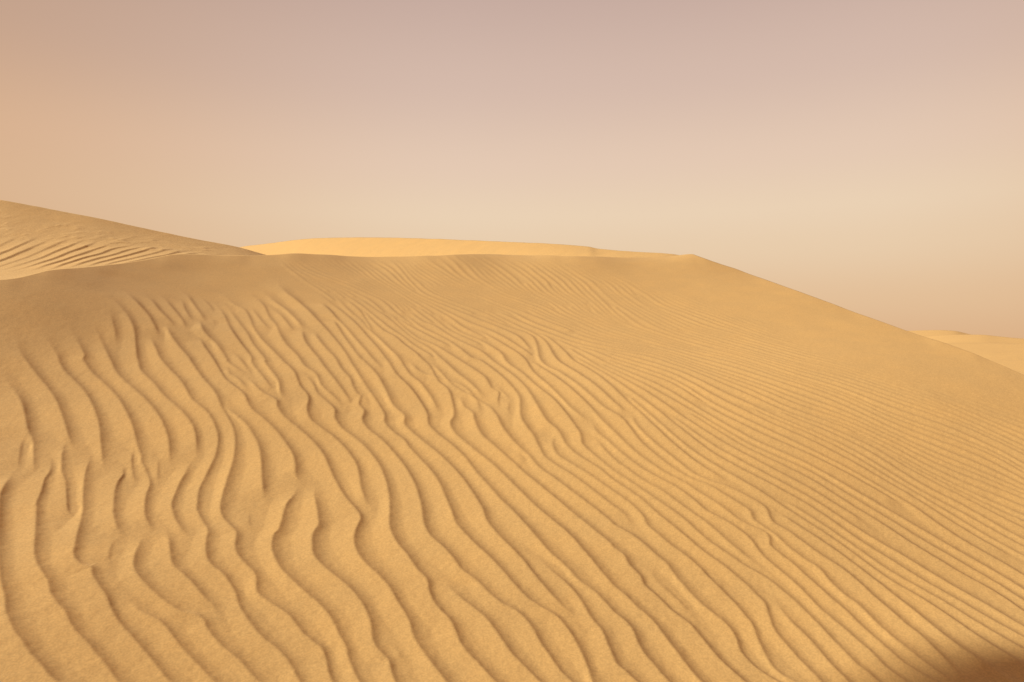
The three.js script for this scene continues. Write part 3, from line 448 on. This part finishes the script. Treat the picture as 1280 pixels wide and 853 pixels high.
// ------------------------------------------------------------------ the rippled dune underfoot
{
  const angles = [];
  const uMax = 0.8, nIn = 1040;
  for (let k = 0; k < 40; k++) angles.push(mix(-Math.PI, -1.25, k / 40));
  for (let k = 0; k < 130; k++) angles.push(mix(-1.25, -Math.atan(uMax), k / 130));
  for (let k = 0; k < nIn; k++) angles.push(Math.atan(mix(-uMax, uMax, k / (nIn - 1))));
  for (let k = 1; k <= 130; k++) angles.push(mix(Math.atan(uMax), 1.25, k / 130));
  for (let k = 1; k <= 40; k++) angles.push(mix(1.25, Math.PI, k / 40));
  const nNear = 40, nFace = 620, nBack = 36, r0 = 0.012, r1 = 2.5, nv = nNear + nFace + nBack + 1;
  const brink = angles.map((a) => brinkAt(a)), calm = angles.map((a) => calmAt(a));
  sheet('rippled_sand_dune', angles.length, nv, (i, j) => {
    const a = angles[i], rc = brink[i];
    let r, beyond = 0;
    if (j < nNear) r = r0 + (r1 - r0) * (j / nNear) ** 0.7;
    else if (j <= nNear + nFace) { const t = (j - nNear) / nFace, tt = mix(t, t * t * (3 - 2 * t), 0.15); r = 1 / mix(1 / r1, 1 / rc, mix(tt, 1 - (1 - tt) ** 1.25, 0.6)); }
    else { beyond = ((j - nNear - nFace) / nBack) ** 2 * 46; r = rc; }
    const x = Math.sin(a) * r, d = Math.cos(a) * r;
    let h = heightAt(x, d);
    const left = 1 - smooth(-0.5, -0.25, a), fade = 1 - smooth(mix(-0.15, -1.1, left), mix(0.95, 0.6, left), r - calm[i]);
    if (fade > 0 && beyond === 0) h += rippleAt(x, d) * fade * (1 - 0.45 * smooth(6, 9, r) * (0.5 + 0.5 * noise(x * 0.7 + 9, d * 1.9)));
    if (beyond === 0) {
      const along = 0.42 * x - 0.9 * d, across = 0.9 * x + 0.42 * d;
      const near = 1 - smooth(6, 11, r);
      h += near * (0.0006 * noise(x * 17, d * 17) + 0.0005 * noise(x * 41 + 5, d * 41)) + 0.010 * fbm(x * 0.9, d * 0.9, 3);
      h += 0.007 * noise(a * 40, 3.3) * smooth(0.93, 1, r / rc);                    // uneven brink
    }
    if (beyond > 0) { h += -0.3 * beyond + 0.0035 * beyond * beyond; h = Math.max(h, -5.2 - 0.02 * beyond); }
    const R = r + beyond;
    return [Math.sin(a) * R, EYE + h, -Math.cos(a) * R];
  }, sandMaterial(1.4, 0.0003), 'broad dune face covered in wind ripples, brink line along its top', 'dune');
}

// ------------------------------------------------------------------ dunes behind, each from its ridge line: [x over d, height over d, d]
function backDune(name, ridge, foot, opts) {
  const { nu = 360, nv = 150, relief = () => 0, bow = 0.12, backLength = 30, material, label, footHeight, sink = 0.07 } = opts;
  const ux = ridge[0][0], u1 = ridge[ridge.length - 1][0], D = ridge.map((p) => [p[0], p[2]]), E = ridge.map((p) => [p[0], p[1]]), nBack = 24, nSkirt = 6;
  sheet(name, nu, nSkirt + nv + nBack, (i, row) => {
    const j = row - nSkirt;
    const u = mix(ux, u1, i / (nu - 1)), dr = table(D, u), df = table(foot, u), ends = smooth(0, sink, i / (nu - 1)) * (1 - smooth(0.95, 1, i / (nu - 1))), hr = mix(-7.6, table(E, u) * dr, ends), hf = mix(-7.6, footHeight(u, df), ends);
    if (j < 0) { const t = -j / nSkirt; return [u * (df - 3 * t), EYE + mix(hf, -7.7, t) + (ends > 0 ? relief(u * df, df, 0, u) * (1 - t) : 0), -(df - 3 * t)]; }
    if (j < nv) {
      const v = j / (nv - 1), d = mix(df, dr, v), h = mix(hf, hr, v) - bow * (hr - hf) * 4 * v * (1 - v) * 0.5;
      return [u * d, EYE + h + relief(u * d, d, v, u), -d];
    }
    const t = ((j - nv + 1) / nBack) ** 1.6 * backLength;
    return [u * (dr + t), EYE + Math.max(hr - 0.34 * t, -7), -(dr + t)];
  }, material, label, 'dune');
}
const px = (x, y, d) => [(x - 640) / 880, (426.5 - y) / 880, d];
const farSand = sandMaterial(3, 0.006);
{
  const tread = (x, d) => Math.max(0, fbm(x * 2.6, d * 1.6, 4) + 0.1);
  backDune('wind_scoured_dune', [px(-900, 170, 22), px(-420, 198, 21.2), px(-160, 225, 20.9), px(0, 250, 20.8), px(60, 261, 20.9), px(120, 272.5, 21), px(180, 285.5, 21.2), px(240, 298, 21.5), px(275, 304.5, 21.8), px(300, 309.5, 22), px(330, 318, 22.3), px(380, 332, 23), px(460, 345, 24)],
    [[-1.8, 10], [-1.1, 10.5], [-0.73, 11.5], [-0.5, 12.6], [-0.35, 14.5], [-0.2, 16.5]], {
      nu: 900, nv: 300, sink: 0.42, bow: 0.48, material: farSand, label: 'tall rippled dune rising behind the crest with a trampled band below its ridge',
      footHeight: (u, d) => table([[-1.8, -0.8], [-1.1, 0.3], [-0.73, 0.92], [-0.58, 1.22], [-0.47, 1.5], [-0.36, 1.68], [-0.2, 1.8]], u),
      relief: (x, d, v, u) => {
        const X = (u * 880 + 640), w = (v - 0.0034 * X + 0.05 * fbm(x * 0.35, d * 0.35, 3)) * 15, f = w - Math.floor(w);
        const prof = f < 0.22 ? (f / 0.22) ** 1.2 : 1 - (f - 0.22) / 0.78;
        const on = smooth(0.36, 0.46, v + 0.06 * noise(X * 0.02, 4)) * (1 - smooth(0.68, 0.8, v)) * (1 - smooth(200, 330, X)) * (0.65 + 0.5 * noise(w * 0.7, X * 0.012));
        const band = smooth(0.64, 0.74, v + 0.03 * noise(X * 0.03, 8)) * (1 - smooth(0.86, 0.94, v)) * (1 - smooth(230, 290, X));
        return 0.032 * prof * on + 0.045 * band * tread(x, d) * (0.5 + 0.5 * noise(x * 5, d * 4)) + 0.009 * fbm(x * 2, d * 2, 3);
      } });
}
{
  const fh = (u, d) => 0.093 * d - 12 * smooth(0.23, 0.38, u);
  backDune('golden_dune', [px(230, 322, 70), px(300, 309, 64), px(335, 304.5, 61), px(380, 299, 57.5), px(430, 297, 54), px(520, 298, 48), px(600, 301, 43), px(680, 304.5, 38.5), px(735, 308.3, 36), px(748, 311, 35.4), px(790, 314.3, 33.5), px(845, 318.3, 31.5), px(872, 326, 31), px(900, 345, 30.5), px(940, 390, 30), px(985, 450, 30)],
    [[-0.48, 62], [-0.39, 57.5], [-0.24, 47], [-0.05, 37], [0.1, 30.5], [0.2, 27.5], [0.3, 26], [0.52, 25.5]], { nu: 300, nv: 90, bow: -0.06, footHeight: fh, relief: (x, d) => 0.03 * fbm(x * 0.5, d * 0.5, 3), material: farSand, label: 'smooth bright golden dune just above the middle of the crest' });
}
{
  const fh = (u, d) => -7;
  backDune('distant_dune', [px(960, 430, 330), px(1040, 421, 310), px(1100, 415.5, 290), px(1150, 413, 275), px(1192, 414, 262), px(1215, 418.5, 256), px(1260, 423, 245), px(1340, 430, 230)], [[0.3, 250], [0.7, 170], [1, 150]], { nu: 160, nv: 50, bow: 0, footHeight: fh, relief: (x, d) => 0.3 * fbm(x * 0.05, d * 0.05, 3), material: farSand, label: 'far golden dune with a rounded top on the horizon', backLength: 120 });
  backDune('distant_dune_001', [px(1060, 432, 235), px(1130, 423, 215), px(1180, 419, 200), px(1225, 418.5, 190), px(1250, 421, 184), px(1290, 424, 176), px(1400, 428, 165), px(1560, 436, 155)], [[0.4, 165], [0.7, 120], [1, 100]], { nu: 160, nv: 50, bow: 0, footHeight: fh, relief: (x, d) => 0.25 * fbm(x * 0.06, d * 0.06, 3), material: farSand, label: 'second far dune in front of the rounded one, ridge sloping down to the right', backLength: 120 });
  backDune('distant_dune_002', [px(1000, 438, 150), px(1120, 432, 132), px(1200, 429, 122), px(1290, 429, 112), px(1450, 424, 100), px(1700, 420, 95), px(2100, 424, 100)], [[0.3, 75], [0.7, 45], [1, 40], [2, 45]], { nu: 220, nv: 60, bow: 0, footHeight: fh, relief: (x, d) => 0.15 * fbm(x * 0.1, d * 0.1, 3), material: farSand, label: 'wide pale golden sand slope beyond the right shoulder of the dune', backLength: 120 });
}
{ // open desert floor to the horizon
  const radii = []; for (let k = 0; k <= 90; k++) radii.push(3 * (6000 / 3) ** (k / 90));
  sheet('desert_floor', 181, radii.length, (i, j) => {
    const a = i / 180 * Math.PI * 2, r = radii[j], x = Math.sin(a) * r, z = Math.cos(a) * r;
    return [x, EYE - 7 - 0.4 + 0.35 * fbm(x * 0.02, z * 0.02, 3) * smooth(30, 200, r), z];
  }, sandMaterial(8, 0.01), 'flat sandy desert floor reaching the horizon', 'ground');
}

// ------------------------------------------------------------------ invented parasol out of view at left, added only to shade the lower right
{
  const base = [-3.22, 1.68], ground = EYE + heightAt(base[0], base[1]), H = 3.3, R = 1.7, N = 8;
  const cloth = new THREE.MeshStandardMaterial({ color: new THREE.Color().setRGB(0.55, 0.46, 0.33), roughness: 0.95, side: THREE.DoubleSide });
  const wood = new THREE.MeshStandardMaterial({ color: new THREE.Color().setRGB(0.24, 0.14, 0.07), roughness: 0.6 });
  const root = new THREE.Group(); root.name = 'added_shade_parasol'; root.position.set(base[0], ground, -base[1]);
  root.userData = { label: 'added unseen beige cloth parasol on a wooden pole, put there to shade the lower right corner', category: 'parasol' };
  const part = (name, g, m) => { const o = new THREE.Mesh(g, m); o.name = name; o.castShadow = o.receiveShadow = true; root.add(o); return o; };
  part('pole', new THREE.CylinderGeometry(0.02, 0.022, H + 0.5, 16).translate(0, (H + 0.5) / 2 - 0.4, 0), wood);
  part('finial', new THREE.LatheGeometry([[0.001, 0.12], [0.016, 0.1], [0.03, 0.06], [0.022, 0.03], [0.03, 0]].map((p) => new THREE.Vector2(...p)), 16).translate(0, H + 0.08, 0), wood);
  part('hub', new THREE.CylinderGeometry(0.035, 0.035, 0.09, 16).translate(0, H - 0.42, 0), wood);
  const shell = (t, e) => { const sag = Math.abs(Math.cos(e * N / 2)), r = R * t * (0.94 + 0.06 * sag); return [Math.cos(e) * r, H + 0.08 - 0.36 * t ** 1.35 - 0.05 * t * t * (1 - sag), Math.sin(e) * r]; };
  for (let k = 0; k < N; k++) {
    const pos = [], idx = [], nt = 10, ne = 10, th = 0.006;
    for (const off of [0, -th]) for (let a = 0; a <= nt; a++) for (let b = 0; b <= ne; b++) { const p = shell(Math.max(0.02, a / nt), (k + b / ne) / N * Math.PI * 2); pos.push(p[0], p[1] + off, p[2]); }
    const layer = (nt + 1) * (ne + 1), q = (a, b, o) => o + a * (ne + 1) + b;
    for (let a = 0; a < nt; a++) for (let b = 0; b < ne; b++) { idx.push(q(a, b, 0), q(a, b + 1, 0), q(a + 1, b, 0), q(a, b + 1, 0), q(a + 1, b + 1, 0), q(a + 1, b, 0)); idx.push(q(a, b, layer), q(a + 1, b, layer), q(a, b + 1, layer), q(a, b + 1, layer), q(a + 1, b, layer), q(a + 1, b + 1, layer)); }
    for (let b = 0; b < ne; b++) idx.push(q(nt, b, 0), q(nt, b + 1, 0), q(nt, b, layer), q(nt, b + 1, 0), q(nt, b + 1, layer), q(nt, b, layer));
    const g = new THREE.BufferGeometry(); g.setAttribute('position', new THREE.Float32BufferAttribute(pos, 3)); g.setIndex(idx); g.computeVertexNormals();
    part('canopy_panel', g, cloth);
    const e = k / N * Math.PI * 2, rib = new THREE.CatmullRomCurve3([0.04, 0.35, 0.7, 1].map((t) => { const p = shell(t, e); return new THREE.Vector3(p[0], p[1] - 0.016, p[2]); }));
    part('rib', new THREE.TubeGeometry(rib, 12, 0.007, 6), wood);
    const m = shell(0.55, e), strut = new THREE.CatmullRomCurve3([new THREE.Vector3(Math.cos(e) * 0.03, H - 0.4, Math.sin(e) * 0.03), new THREE.Vector3(m[0], m[1] - 0.02, m[2])]);
    part('strut', new THREE.TubeGeometry(strut, 1, 0.006, 6), wood);
  }
  scene.add(root);
}

renderer.render(scene, camera);
